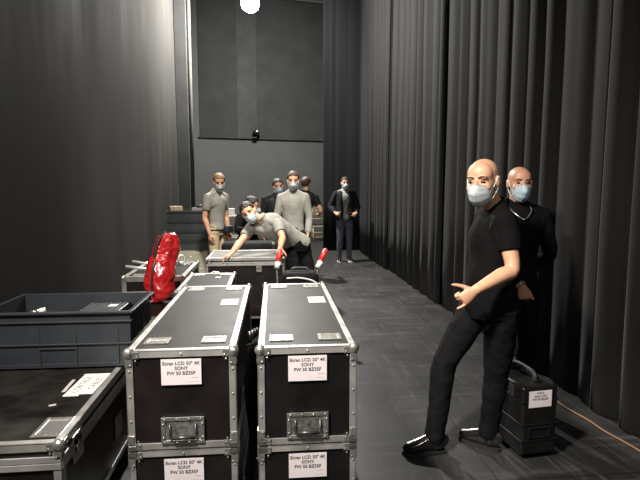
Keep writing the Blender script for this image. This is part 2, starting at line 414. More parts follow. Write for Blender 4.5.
def flight_case(label, x0, x1, y0, y1, z0, z1, rz=0.0, pm='panel', tm='top_panel', castors=True, balls=True, ball_levels=(0, 1), tw=0.032,
                lid=None, lid_h=0.040, name='flight_case', grp=None, hardware=True, detail=True):
    W, D, Hh = x1 - x0, y1 - y0, z1 - z0
    t = thing(name, label, 'flight case', ((x0 + x1) / 2, (y0 + y1) / 2, z0), rz, grp)
    hw, hd = W / 2, D / 2
    MB().box((0, 0, Hh / 2), (W - .012, D - .012, Hh - .012)).build('case_body', pm, t)
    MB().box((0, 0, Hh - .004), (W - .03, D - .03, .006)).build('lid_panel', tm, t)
    e = MB(); q = 0.005
    for sx in (-1, 1):
        for z in (tw / 2, Hh - tw / 2):
            e.box((sx * (hw - q / 2), 0, z), (q, D - .01, tw), .001)
        for z in (q / 2, Hh - q / 2):
            e.box((sx * (hw - tw / 2), 0, z), (tw, D - .01, q), .001)
        for sy in (-1, 1):
            e.box((sx * (hw - q / 2), sy * (hd - tw / 2), Hh / 2), (q, tw, Hh - .01), .001)
            e.box((sx * (hw - tw / 2), sy * (hd - q / 2), Hh / 2), (tw, q, Hh - .01), .001)
            for z in (Hh * .3, Hh * .55, Hh * .8):
                e.sphere((sx * (hw - tw / 2), sy * (hd + .001), z), (.005, .003, .005), 8, 6)
    for sy in (-1, 1):
        for z in (tw / 2, Hh - tw / 2):
            e.box((0, sy * (hd - q / 2), z), (W - .01, q, tw), .001)
        for z in (q / 2, Hh - q / 2):
            e.box((0, sy * (hd - tw / 2), z), (W - .01, tw, q), .001)
        e.sphere((0, sy * (hd + .001), Hh - tw * .55), (.005, .003, .005), 8, 6)
    e.build('aluminium_edging', 'alu', t)
    if lid and lid_h:                        # the double profile where lid and base meet
        l = MB()
        for zz in (lid - lid_h * .25 - .0005, lid + lid_h * .25 + .0005):
            for sy in (-1, 1): l.box((0, sy * (hd - .001), zz), (W - .004, .008, lid_h / 2 - .001), .002)
            for sx in (-1, 1): l.box((sx * (hw - .001), 0, zz), (.008, D - .004, lid_h / 2 - .001), .002)
        l.build('closing_profile', 'alu', t)
    if balls:
        for sx in (-1, 1):
            for sy in (-1, 1):
                for z, dz in ((0.012, 1), (Hh - .012, -1)):
                    c = MB()
                    cx, cy = sx * (hw - .012), sy * (hd - .012)
                    if (dz == -1) * 1 in ball_levels: c.sphere((cx, cy, z), .024, 16, 10)
                    c.box((sx * (hw - .030), sy * (hd + .001), z + dz * .006), (.052, .004, .030), .0015)
                    c.box((sx * (hw - .012), sy * (hd + .001), z + dz * .030), (.030, .004, .052), .0015)
                    c.box((sx * (hw + .001), sy * (hd - .030), z + dz * .006), (.004, .052, .030), .0015)
                    c.box((sx * (hw + .001), sy * (hd - .012), z + dz * .030), (.004, .030, .052), .0015)
                    if detail:
                        for u, v in ((.048, .012), (.042, .030), (.020, .048)):
                            c.sphere((sx * (hw - u), sy * (hd + .003), z + dz * v), (.0045, .003, .0045), 8, 6)
                            c.sphere((sx * (hw + .003), sy * (hd - u), z + dz * v), (.003, .0045, .0045), 8, 6)
                    c.build('corner_guard', 'chrome', t, smooth=False)
    if castors:
        for sx in (-1, 1):
            for sy in (-1, 1):
                c = MB(); cx, cy = sx * (hw - .07), sy * (hd - .10)
                c.box((cx, cy, -.006), (.09, .10, .008), .002)
                c.box((cx - .02, cy, -.04), (.004, .05, .065)); c.box((cx + .02, cy, -.04), (.004, .05, .065))
                f = c.build('castor', 'dark_steel', t)
                MB().loft([(cx - .016, cy + .012, -.068), (cx + .016, cy + .012, -.068)], .048, n=24, side=(0, 0, 1)).build('wheel', 'rubber', f, True)
    return t

def dish(t, x, y, z, w, d, axis='z', bar=True, sgn=1):
    """recessed steel dish with rivets; axis z lies on the lid, axis y on the end"""
    r = MB()
    if axis == 'z':
        r.frame((x, y, z + .002), w, d, .016, .006, 'z')
        for i in (-1, 0, 1):
            for j in (-1, 1):
                r.sphere((x + i * (w / 2 - .012), y + j * (d / 2 - .008), z + .006), (.004, .004, .002), 8, 6)
        f = r.build('dish', 'chrome', t)
        MB().box((x, y, z - .0005), (w - .03, d - .03, .003)).build('dish_well', 'steel', f)
    else:
        r.frame((x, y - .003, z), w, d, .016, .006, 'y')
        for i in (-1, -.33, .33, 1):
            for j in (-1, 1):
                r.sphere((x + i * (w / 2 - .014), y - .007, z + j * (d / 2 - .008)), (.004, .003, .004), 8, 6)
        for j in (-.5, .5):
            for i in (-1, 1):
                r.sphere((x + i * (w / 2 - .008), y - .007, z + j * (d / 2)), (.004, .003, .004), 8, 6)
        f = r.build('handle_dish', 'chrome', t)
        MB().box((x, y - .001, z), (w - .03, .003, d - .03)).build('dish_well', 'well', f)
        g = MB()
        g.loft([(x - w * .30, y - .006, z + d * .24), (x - w * .30, y - .012, z - d * .24), (x + w * .30, y - .012, z - d * .24), (x + w * .30, y - .006, z + d * .24)], .0045, n=8, side=(0, 1, 0))
        g.loft([(x - w * .25, y - .014, z - d * .24), (x + w * .25, y - .014, z - d * .24)], .008, n=10, side=(0, 1, 0))
        g.build('handle', 'dark_steel', f, True)
    return f
M['well'] = mat('galvanised_well', (0.34, 0.34, 0.32), 0.4, 0.8, 50, 0.6)

def butterfly(t, x, y, z, face, s=1.0):
    """butterfly latch on a side face (face = +1 right, -1 left) or on the end (0)"""
    m = MB(); w, h = .10 * s, .11 * s
    if face:
        m.frame((x + face * .002, y, z), w, h, .014, .006, 'x')
        m.box((x + face * .001, y, z), (.004, w - .02, h - .02))
        l = m.build('latch', 'chrome', t)
        MB().box((x + face * .006, y, z), (.006, w * .35, h * .3), .002, rot=(.5, 0, 0)).build('latch_key', 'steel', l)
    else:
        m.frame((x, y - .002, z), w, h, .014, .006, 'y')
        m.box((x, y - .001, z), (w - .02, .004, h - .02))
        l = m.build('latch', 'chrome', t)
        MB().box((x, y - .006, z), (w * .35, .006, h * .3), .002, rot=(0, .5, 0)).build('latch_key', 'steel', l)

def screen_label(t, x, y, z, w=.166, h=.112):
    p = MB().box((x, y - .0015, z), (w, .001, h)).build('paper_label', 'paper', t)
    R90 = (PI / 2, 0, 0)
    text('printed_text', 'Ecran LCD 50" 4K', .0205, (x, y - .0024, z + h * .33), R90, p, bold=.0004)
    text('printed_text', 'SONY', .0205, (x, y - .0024, z + h * .14), R90, p, bold=.0004)
    text('printed_text', 'FW 50 BZ35F', .0205, (x, y - .0024, z - h * .05), R90, p, bold=.0004)
    MB().box((x + w * .34, y - .0022, z - h * .22), (w * .18, .0004, .003)).box((x + w * .30, y - .0022, z - h * .38), (w * .26, .0004, .0015)).build('printed_line', 'ink_pale', p)
    return p

def stack(xa, xb, ya, yb, side, pm):
    hw, hd = (xb - xa) / 2, (yb - ya) / 2
    lo = flight_case('lower flight case of the %s foreground stack, cut off by the bottom of the frame' % side,
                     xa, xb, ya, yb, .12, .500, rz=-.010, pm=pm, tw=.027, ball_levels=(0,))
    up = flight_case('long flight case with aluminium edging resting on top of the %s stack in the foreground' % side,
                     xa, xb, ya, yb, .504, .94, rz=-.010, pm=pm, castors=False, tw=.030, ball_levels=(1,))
    for t, h in ((lo, .380), (up, .436)):
        screen_label(t, .0, -hd, h - .094)
        dish(t, -.0, -hd, .085, .180, .118, 'y')
        for sx in (-1, 1):
            butterfly(t, sx * hw, -hd + .35, .06, sx); butterfly(t, sx * hw, hd - .35, .06, sx)
            m = MB()
            for i in range(3):
                m.box((sx * (hw - .016), -hd - .003, h - .012 - i * .0 if t is lo else .012), (.036, .006, .022), .002)
            m.box((sx * (hw + .002), -hd + .05, .03 if t is up else h - .03), (.006, .06, .05), .002)
            m.build('clamp_plate', 'chrome', t)
    for sx in (-1, 1):
        dish(up, sx * (hw - .105), -hd + .13, .436, .105, .085)
        dish(up, sx * (hw - .105), hd - .12, .436, .105, .085)
    p = MB().box((hw - .10, .18, .4372), (.10, .15, .001), rot=(0, 0, 0)).build('top_label', 'paper_cream', up)
    text('printed_text', 'SONY', .03, (hw - .10, .20, .4381), (0, 0, PI / 2), p)
    text('printed_text', 'FW 50', .022, (hw - .075, .20, .4381), (0, 0, PI / 2), p)
    return lo, up
stack(-.597, -.140, 2.085, 3.47, 'left', 'panel')
stack(-.050, .378, 2.075, 3.50, 'right', 'panel_black')

# low wide case, foreground left
t = flight_case('large low brown-black flight case in the bottom left corner, carrying the grey plastic crate',
                -1.90, -.825, 1.965, 3.40, .14, .62, tw=.034, lid=.396, lid_h=.055)
hw, hd = .5375, .7175
dish(t, hw - .083, -hd + .135, .48, .115, .17)
for sx in (-1, 1):
    for sy in (-1, 1):
        if (sx, sy) != (1, -1): dish(t, sx * (hw - .083), sy * (hd - .135), .48, .115, .17)
butterfly(t, hw, -hd + .16, .385, 1, 1.1); butterfly(t, hw, hd - .45, .385, 1, 1.1); butterfly(t, hw, 0, .20, 1, 1.1)
p = MB().box((.405, -.12, .4812), (.072, .29, .001), rot=(0, 0, -.02)).box((.470, -.11, .4812), (.062, .27, .001), rot=(0, 0, -.02)).build('taped_label', 'paper_cream', t)
text('handwriting', 'CONTROL', .045, (.408, -.12, .4822), (0, 0, PI / 2 - .03), p)
text('handwriting', 'CABLES', .045, (.470, -.11, .4822), (0, 0, PI / 2 - .03), p)
MB().box((.345, -.13, .4812), (.018, .16, .001), rot=(0, 0, .05)).build('tape_scrap', 'ink_pale', t)
MB().box((.36, -.36, .4812), (.03, .018, .001), rot=(0, 0, .3)).build('tape_scrap', 'ink_pale', t)

# small case behind the left stack
t = flight_case('small grey-topped flight case just behind the left stack, in front of the bending man', -.752, -.325, 3.98, 4.82, .12, .80, tw=.035, tm='top_panel')
for sx in (-1, 1):
    dish(t, sx * .12, .34, .68, .10, .07); dish(t, sx * .12, -.34, .68, .10, .07)
MB().box((.07, .17, .6815), (.05, .05, .002)).build('paper_label', 'paper', t)
MB().box((.03, .36, .6815), (.07, .03, .002)).build('tape_scrap', 'cardboard', t)

# case with clamps on it, by the left wall
t = flight_case('flight case with worn aluminium edging by the left wall, chrome clamps lying on it', -1.385, -.80, 4.78, 5.72, .12, .78, tw=.045, lid=.50, tm='top_panel')
dish(t, -.16, -.36, .66, .11, .08); dish(t, .17, .30, .66, .11, .08)
# black case under the red bag
t = flight_case('low black flight case hidden behind the grey crate, carrying the red bag', -1.50, -.80, 3.95, 4.74, .12, .60, pm='panel_black', tm='top_panel', tw=.03)
MB().box((.12, -.22, .4812), (.10, .05, .001)).build('paper_label', 'paper', t)

# the case the bending man works on
t = flight_case('wide silver-edged flight case that the bending man in grey leans over', -.715, .17, 5.64, 6.36, .12, .82, tw=.026, lid=.636, lid_h=.042, tm='grey_liner')
hd = .36
butterfly(t, .15, -hd, .575, 0, .6); 
l = MB().frame((-.335, -hd - .006, .515), .085, .085, .012, .012, 'y').build('latch', 'steel', t)
MB().box((-.335, -hd - .004, .515), (.06, .006, .06), .002).build('latch_key', 'dark_steel', l)
m = MB(); m.box((0, .31, .703), (.86, .04, .014), .003); m.box((0, -.32, .703), (.86, .04, .012), .003)
m.build('top_rail', 'alu', t)

# long black soft case behind it
b = MB().box((0, 0, .44), (.88, .36, .88), .05, seg=4)
t = thing('equipment_bag', 'long black padded equipment bag standing behind the silver-edged case', 'bag', (-.20, 6.86, 0))
b.build('bag_body', 'black_foam', t, True)
m = MB()
for sx in (-.25, .25): m.loft([(sx, -.185, .2), (sx, -.192, .86), (sx, -.15, .885), (sx, .15, .885)], .02, .005, side=(1, 0, 0), n=8)
m.build('strap', 'rubber', t)

# ------------------------------------------------------------------ plastic crates
def crate(label, x, y, z, W, D, Hh, m='crate', rz=0.0, grp=None, ribs=True, lid=False):
    t = thing('storage_crate', label, 'crate', (x, y, z), rz, grp)
    b = MB(); th = .008; tp = .018            # taper
    def wall(p0, p1, q0, q1, z0, z1):
        pass
    bm = b.bm
    def ring(w, d, zz): return [bm.verts.new((sx * w / 2, sy * d / 2, zz)) for sx, sy in ((-1, -1), (1, -1), (1, 1), (-1, 1))]
    ro0, ro1 = ring(W - 2 * tp, D - 2 * tp, 0), ring(W - .02, D - .02, Hh)
    ri0, ri1 = ring(W - 2 * tp - 2 * th, D - 2 * tp - 2 * th, th), ring(W - .02 - 2 * th, D - .02 - 2 * th, Hh)
    for i in range(4):
        j = (i + 1) % 4
        bm.faces.new((ro0[i], ro0[j], ro1[j], ro1[i])); bm.faces.new((ri0[j], ri0[i], ri1[i], ri1[j]))
        bm.faces.new((ro1[i], ro1[j], ri1[j], ri1[i]))
    bm.faces.new(ro0[::-1]); bm.faces.new(ri0)
    b.build('crate_body', m, t)
    r = MB()
    def band(zz, w, d, hh, ex):
        for sy in (-1, 1): r.box((0, sy * (d / 2 + ex / 2), zz), (w + 2 * ex, ex, hh), .0015)
        for sx in (-1, 1): r.box((sx * (w / 2 + ex / 2), 0, zz), (ex, d, hh), .0015)
    wz = lambda zz: (W - 2 * tp) + (2 * tp - .02) * zz / Hh
    dz = lambda zz: (D - 2 * tp) + (2 * tp - .02) * zz / Hh
    band(Hh - .006, wz(Hh) - .012, dz(Hh) - .012, .012, .022)
    band(Hh * .82, wz(Hh * .82) - .004, dz(Hh * .82) - .004, .008, .013)
    if ribs:
        band(Hh * .42, wz(Hh * .42) - .004, dz(Hh * .42) - .004, .007, .012)
        band(.012, wz(0) - .004, dz(0) - .004, .022, .007)
        for sy in (-1, 1):
            for u in (-.40, -.12, .12, .40):
                hh = Hh * .80
                r.box((u * W, sy * (dz(hh / 2) / 2 + .001), hh / 2), (.006, .010, hh), .001)
            r.box((0, sy * (dz(Hh * .34) / 2 + .003), Hh * .345), (.24 * W, .012, .006), .001)
        for sx in (-1, 1):
            for u in (-.3, 0, .3):
                hh = Hh * .80
                r.box((sx * (wz(hh / 2) / 2 + .001), u * D, hh / 2), (.010, .006, hh), .001)
    r.build('rim_and_ribs', m, t)
    if lid: MB().box((0, 0, Hh + .008), (W - .01, D - .01, .016), .004).build('crate_lid', m, t)
    return t
CX, CY = -1.155, 3.03
crate('large open blue-grey plastic crate on the low flight case at the left edge', CX, CY, .6295, .80, .50, .316, rz=-.012)
t = thing('equipment_box', 'flat ribbed dark grey box with a white sticker inside the open blue-grey crate', 'box', (CX + .155, CY + .05, .638), -.02)
b = MB().box((0, 0, .130), (.235, .32, .26), .006)
b.build('box_body', 'crate', t)
m = MB()
for k in range(8): m.box((-.10 + k * .028, 0, .2615), (.006, .30, .005), .001)
m.build('lid_rib', 'crate_far', t)
MB().box((.05, .02, .2655), (.05, .05, .002)).build('sticker', 'white', t)
def tube_thing(name, label, cat, pts, r, m, sub=6, n=8):
    o = MB().loft(pts, r, n=n, sub=sub, side=(0.2, 0.3, 1)).build(name, m, None, True)
    return tag(o, label, cat)
rnd = random.Random(5)
pts = []
for k in range(60):
    a = k * .62; r = .085 + .03 * math.sin(k * .37)
    pts.append((CX - .20 + 1.1 * r * math.cos(a), CY + .02 + r * math.sin(a) * 1.1, .66 + k * .0036 + .01 * math.sin(k * 1.7)))
tube_thing('coiled_cable', 'black cable coiled in the open blue-grey crate', 'cable', pts, .010, 'rubber', 3)
t = thing('cable_connector', 'small white-tipped connector lying on the cables in the blue-grey crate', 'connector', (CX - .20, CY - .02, .885), .5)
MB().loft([(-.03, 0, .008), (.012, 0, .012)], .013, n=12).build('connector_shell', 'steel', t, True)
MB().loft([(.012, 0, .012), (.045, 0, .016)], .016, n=12).build('connector_tip', 'white', t, True)

# stack of grey crates by the pillar
for k, lb in enumerate(('lowest grey crate of the stack on the beige box beside the pillar', 'second grey crate from the bottom of the stack beside the pillar',
                        'third grey crate from the bottom of the stack beside the pillar', 'topmost grey crate of the stack beside the pillar')):
    crate(lb, -1.285, 8.62, .581 + k * .163, .77, .56, .158, 'crate_far', ribs=False, grp=None)
t = thing('plinth_box', 'beige painted wooden box under the stack of grey crates', 'box', (-1.37, 8.55, 0))
MB().box((0, 0, .289), (.76, .90, .578), .008).build('box_body', 'beige_board', t)
MB().box((0, -.452, .30), (.70, .008, .035), .002).box((0, -.452, .05), (.70, .008, .05), .002).build('batten', 'beige_board', t)
t = tag(MB().box((0, 0, .035), (.20, .16, .07), .004, rot=(0, 0, .3)).build('cardboard_box', 'cardboard'), 'small tan cardboard box on the top grey crate, left of the pillar', 'box')
t.location = (-1.56, 8.62, 1.228)
MB().box((0, 0, .0712), (.03, .16, .001), rot=(0, 0, .3)).build('packing_tape', 'paper_cream', t)
t = thing('metal_tray', 'pale grey metal tray lying on the top grey crate', 'tray', (-1.12, 8.62, 1.228))
MB().box((0, 0, .012), (.32, .26, .024), .004).build('tray_base', 'alu', t)
MB().frame((0, 0, .034), .32, .26, .012, .022).build('tray_rim', 'alu', t)
t = thing('corded_tool', 'black power tool lying in the pale metal tray on the grey crates', 'tool', (-1.12, 8.60, 1.254))
MB().loft([(-.10, 0, .035), (-.04, 0, .04), (.05, 0, .04), (.12, 0, .035)], [.022, .036, .032, .015], n=12, sub=3).build('tool_body', 'rubber', t, True)
MB().loft([(.0, .01, .03), (.03, .09, .022)], .02, n=10).build('tool_handle', 'black_plastic', t, True)

# ------------------------------------------------------------------ red bag and clamps
def red_bag():
    t = thing('duffel_bag', 'shiny red vinyl roll bag standing on a low case by the left wall', 'bag', (-.945, 4.50, .620))
    b = MB(); P = [(-.005, -.02, .015), (-.02, -.02, .06), (-.03, -.0, .18), (-.01, .03, .30), (.0, .05, .355), (.01, .07, .40), (.03, .08, .50), (.035, .08, .56), (.03, .08, .585)]
    b.loft(P, [.085, .115, .130, .118, .108, .118, .105, .085, .05], [.075, .10, .11, .105, .09, .10, .095, .075, .04], n=28, sub=5)
    b.skin('bag_body', 'red_vinyl', t, .007, 2, .018, 12.5, (1, 1, .8), 4)
    m = MB()
    m.loft([(-.06, -.125, .06), (-.075, -.118, .18), (-.06, -.095, .30), (-.05, -.075, .36)], .009, .004, n=8, sub=5)
    m.build('zip', 'dark_steel', t, True)
    m = MB()
    m.loft([(-.055, -.035, .36), (-.05, -.03, .45), (-.02, -.01, .545), (.02, .05, .60)], .014, .005, n=8, sub=6)
    m.build('strap', 'rubber', t, True)
red_bag()
def clamp(label, loc, rz, s=1.0):
    t = thing('pipe_clamp', label, 'clamp', loc, rz)
    m = MB()
    arc = [(.0 + .032 * s * math.cos(a), .0, .05 * s + .032 * s * math.sin(a)) for a in [math.radians(d) for d in range(-40, 221, 26)]]
    m.loft(arc, .012 * s, .006 * s, n=8, side=(0, 1, 0)); m.box((0, 0, .012 * s), (.03 * s, .03 * s, .024 * s), .003)
    m.build('clamp_hook', 'bright_steel', t, True)
    MB().loft([(-.02 * s, 0, .02 * s), (-.19 * s, .02, .045 * s)], [.007 * s, .009 * s], n=10, side=(0, 1, 0)).build('clamp_arm', 'bright_steel', t, True)
    m = MB().loft([(.02 * s, 0, .045 * s), (.075 * s, 0, .055 * s)], .006 * s, n=8, side=(0, 1, 0)).box((.08 * s, 0, .056 * s), (.008, .05 * s, .014 * s), .002)
    m.build('wing_screw', 'steel', t)
clamp('chrome pipe clamp at the front of the case by the wall, beside the red bag', (-1.10, 4.99, .782), .12, 1.55)
clamp('middle chrome pipe clamp on the case by the wall, just behind the front one', (-1.14, 5.27, .782), -.12, 1.5)
clamp('smaller chrome pipe clamp at the back of the case by the wall', (-.96, 5.52, .784), .6, 1.2)
pts = []
for k in range(34):
    a = k * .75; pts.append((-1.27 + .045 * math.cos(a) + .001 * k, 5.53 + .11 * math.sin(a), .795 + .0018 * k))
tube_thing('cable_coil', 'black cable coil behind the chrome clamps on the case by the wall', 'cable', pts, .009, 'rubber', 3)

# ------------------------------------------------------------------ gap between the stacks
t = thing('cable_bundle', 'bundle of black cables with silver plugs hanging in the gap between the two stacks', 'cable', (-.100, 2.75, 0))
m = MB()
for k in range(7):
    x = -.018 + .006 * k; yy = -.20 + .07 * k
    m.loft([(x, yy, .012 + .004 * k), (x + .008, yy + .01, .30), (x - .008, yy - .02, .52 + .02 * (k % 3)), (x, yy + .02, .80 - .02 * k)], .009, n=8, sub=5)
m.build('cables', 'rubber', t, True)
for k in range(4):
    MB().loft([(-.012 + .01 * k, -.12 + .13 * k, .80 - .03 * k), (-.012 + .01 * k, -.13 + .13 * k, .85 - .03 * k)], .010, n=10).build('plug', 'steel', t, True)

# ------------------------------------------------------------------ hand truck with the black bag
t = thing('hand_truck', 'black folding hand truck with red and white grips, beside the bending man', 'trolley', (.30, 5.28, 0.0))
m = MB()
for px in (-.225, .215):
    m.loft([(px * .95, -.14, .12), (px * .95, -.02, .45), (px, .10, .74)], .014, n=10, sub=4)
for z, yy in ((.18, -.12), (.42, -.03), (.64, .05)): m.loft([(-.215, yy, z), (.205, yy, z)], .011, n=8, side=(0, 1, 0))
m.build('tube_frame', 'dark_steel', t, True)
for px, tx in ((-.225, .04), (.215, .10)):
    g = MB().cap((px + tx * .45, .135, .82), (px + tx, .19, .92), .029, .027).build('grip', 'red', t, True)
    MB().loft([(px, .10, .742), (px + tx * .42, .13, .805)], .029, n=12).build('grip_collar', 'white', g, True)
MB().box((0, -.26, .012), (.40, .26, .012), .003).build('toe_plate', 'dark_steel', t)
for px in (-.245, .245):
    MB().loft([(px - .02, -.05, .10), (px + .02, -.05, .10)], .10, n=28, side=(0, 0, 1)).build('wheel', 'rubber', t, True)
t = thing('carry_bag', 'black soft bag with a white piping line strapped on the hand truck', 'bag', (.305, 5.01, .022))
MB().box((0, 0, .375), (.36, .26, .75), .06, seg=4).build('bag_body', 'black_foam', t, True)
MB().loft([(-.14, -.128, .70), (-.02, -.136, .705), (.10, -.136, .68), (.165, -.127, .64)], .008, n=8, sub=5).build('piping', 'white', t, True)
MB().loft([(-.08, 0, .745), (-.07, .02, .775), (.07, .02, .775), (.08, 0, .745)], .012, n=8, sub=4, side=(0, 1, 0)).build('bag_handle', 'rubber', t, True)

# ------------------------------------------------------------------ trolley, chair, lamp, small fixture, cable, suitcase
t = thing('metal_trolley', 'pale metal two-shelf trolley behind the bending man', 'trolley', (-.60, 9.15, 0))
for z in (1.10, .72, .20):
    m = MB().frame((0, 0, z), .42, .42, .03, .03); m.box((0, 0, z - .008), (.38, .38, .008)); m.build('shelf', 'alu', t)
for sx in (-1, 1):
    for sy in (-1, 1): MB().box((sx * .195, sy * .195, .59), (.028, .028, 1.02), .003).build('post', 'alu', t)
for sx in (-1, 1):
    for sy in (-1, 1): MB().loft([(sx * .195 - .014, sy * .195, .045), (sx * .195 + .014, sy * .195, .045)], .044, n=18, side=(0, 0, 1)).build('wheel', 'rubber', t, True)
t = thing('white_box', 'small white box on the metal trolley behind the man in beige trousers', 'box', (-.70, 9.08, 1.115))
MB().box((0, 0, .055), (.16, .16, .11), .006).build('box_body', 'white', t)
MB().box((0, 0, .114), (.165, .165, .018), .004).build('box_lid', 'white', t)

t = thing('banquet_chair', 'gold painted slatted banquet chair against the back wall', 'chair', (1.475, 14.9, 0), PI)
MB().box((0, 0, .46), (.40, .40, .035), .008).build('seat', 'gold', t)
MB().box((0, 0, .49), (.37, .37, .03), .012).build('seat_cushion', 'dark_cloth', t)
for sx in (-1, 1):
    MB().loft([(sx * .18, .18, 0), (sx * .18, .17, .46)], .015, n=10).build('leg', 'gold', t, True)
    MB().loft([(sx * .18, -.20, 0), (sx * .18, -.18, .46)], .015, n=10).build('leg', 'gold', t, True)
m = MB()
for sx in (-1, 1): m.loft([(sx * .18, -.18, .46), (sx * .17, -.22, 1.0)], .015, n=10)
for z in (.66, .92, .985): m.loft([(-.175, -.205, z), (.175, -.205, z)], .013, n=8, side=(0, 1, 0))
for k in range(5): m.loft([(-.12 + k * .06, -.205, .66), (-.12 + k * .06, -.21, .92)], .008, n=8)
m.build('backrest', 'gold', t, True)
m = MB()
for z in (.14, .28):
    for sx in (-1, 1): m.loft([(sx * .18, -.19, z), (sx * .18, .17, z)], .009, n=8)
    m.loft([(-.18, .175, z), (.18, .175, z)], .009, n=8, side=(0, 1, 0))
m.build('stretcher', 'gold', t, True)

# floodlight hanging at the top
t = thing('stage_floodlight', 'glaring white floodlight hanging at the top edge above the far end', 'lamp', (-.336, 10.5, 5.27))
b = MB().loft([(0, .009, 0), (0, .10, 0), (0, .20, .0)], [.19, .18, .10], n=32, side=(1, 0, 0)).build('lamp_housing', 'rubber', t)
MB().loft([(0, -.006, .0), (0, .008, .0)], .17, .17, n=32, side=(1, 0, 0)).build('lamp_glass', 'glow', t)
m = MB().loft([(-.20, .09, .03), (-.20, .09, .24), (.20, .09, .24), (.20, .09, .03)], .01, n=8, side=(0, 1, 0)).loft([(0, .09, .24), (0, .09, TOP - 5.27)], .012, n=8)
m.build('yoke', 'dark_steel', t)
d = bpy.data.lights.new('floodlight_beam', 'POINT'); d.shadow_soft_size = .12; d.energy = 2500; d.color = (1, .97, .91)
o = bpy.data.objects.new('floodlight_beam', d); C.objects.link(o); o.location = (-.336, 10.36, 5.24)

p = bw(2.50, .14, 3.13)
t = thing('small_spotlight', 'small dark spotlight on the ledge below the upper panels of the back wall', 'lamp', p)
MB().box((0, 0, .015), (.14, .10, .03), .004).build('lamp_base', 'rubber', t)
MB().loft([(-.02, .02, .12), (.10, -.08, .20)], [.07, .09], n=16).build('lamp_head', 'black_plastic', t, True)
MB().loft([(.10, -.08, .20), (.108, -.087, .206)], [.06, .06], n=16).build('lamp_lens', 'steel', t, True)

pts = [(2.20, 3.95, .009), (2.16, 3.75, .009), (2.17, 3.55, .009), (2.15, 3.35, .009), (2.19, 3.12, .009), (2.20, 2.95, .009), (2.24, 2.75, .009), (2.27, 2.4, .009), (2.25, 2.0, .009)]
tube_thing('floor_cable', 'thin brown-orange cable running on the floor along the foot of the curtain', 'cable', pts, .007, 'cable')

def suitcase():
    t = thing('equipment_suitcase', 'upright black hard equipment suitcase with white label behind the bald man in the polo', 'case', (1.560, 2.900, 0), .11)
    W, D, Hh = .235, .42, .452
    MB().box((0, 0, .03 + (Hh - .03) / 2), (W, D, Hh - .03), .018, seg=3).build('case_shell', 'black_plastic', t)
    m = MB()
    for z in (.12, .22, .36): m.box((0, 0, z), (W + .008, D + .008, .012), .003)
    for sx in (-1, 1): m.box((sx * (W / 2 - .02), 0, Hh - .004), (.018, D - .02, .014), .004)
    m.build('ridge', 'black_plastic', t)
    for yy in (-.10, .13):
        MB().box((-W / 2 - .006, yy, .40), (.014, .055, .07), .005).build('latch', 'dark_steel', t)
    h = MB().loft([(.02, -.12, Hh), (.02, -.10, Hh + .045), (.02, .08, Hh + .045), (.02, .10, Hh)], .013, .016, n=10, sub=4, side=(1, 0, 0))
    h.build('carry_handle', 'rubber', t, True)
    for yy in (-.13, .11): MB().box((.02, yy, Hh + .006), (.05, .05, .014), .003).build('handle_mount', 'black_plastic', t)
    MB().loft([(-.07, .17, Hh), (-.07, .18, Hh + .055), (.09, .18, Hh + .055), (.09, .17, Hh)], .009, n=8, side=(0, 1, 0)).build('pull_handle', 'dark_steel', t)
    for sx in (-1, 1):
        for yy in (-.15, .15):
            MB().loft([(sx * .075 - .012, yy, .026), (sx * .075 + .012, yy, .026)], .026, n=18, side=(0, 0, 1)).build('wheel', 'rubber', t, True)
    p = MB().box((-.005, -D / 2 - .0052, .378), (.15, .001, .10)).build('paper_label', 'paper', t)
    y = -D / 2 - .0062
    text('printed_text', 'SONY', .018, (-.005, y, .413), (PI / 2, 0, 0), p, bold=.0003)
    text('printed_text', 'Ecran LCD', .018, (-.005, y, .395), (PI / 2, 0, 0), p, bold=.0003)
    text('printed_text', 'FW 50 BZ35F', .018, (-.005, y, .376), (PI / 2, 0, 0), p, bold=.0003)
    MB().frame((0, -D / 2 - .003, .17), .15, .07, .012, .008, 'y').build('end_grip', 'black_plastic', t)
suitcase()

# ------------------------------------------------------------------ people
def basis(fwd, up):
    f = V(fwd).normalized(); u = V(up); u = (u - f * u.dot(f)).normalized(); r = f.cross(u)
    return Matrix((r, f, u)).transposed()     # columns: right, forward, up

def standing(**k):
    """joints of a 1.8 m figure facing +y with +x on its own right"""
    J = dict(P=(0, 0, .96), N=(0, -.01, 1.50), shR=(.185, -.01, 1.435), shL=(-.185, -.01, 1.435),
             elR=(.235, -.03, 1.15), elL=(-.235, -.03, 1.15), wrR=(.235, .05, .90), wrL=(-.235, .05, .90),
             hdR=((0, .1, -1), (-1, 0, 0)), hdL=((0, .1, -1), (1, 0, 0)),        # hand direction, palm normal
             hiR=(.09, 0, .91), hiL=(-.09, 0, .91), knR=(.10, .02, .50), knL=(-.10, .02, .50),
             anR=(.105, -.03, .085), anL=(-.105, -.03, .085), ftR=(.12, 1, 0), ftL=(-.12, 1, 0),
             H=(0, .025, 1.665), Hf=(0, 1, 0), Hu=(0, 0, 1), F=(0, 1, 0), sP=None, sN=None,
             cuR=.35, cuL=.35)
    J.update(k); return {a: (V(b_) if isinstance(b_, tuple) and not isinstance(b_[0], tuple) else b_) for a, b_ in J.items()}

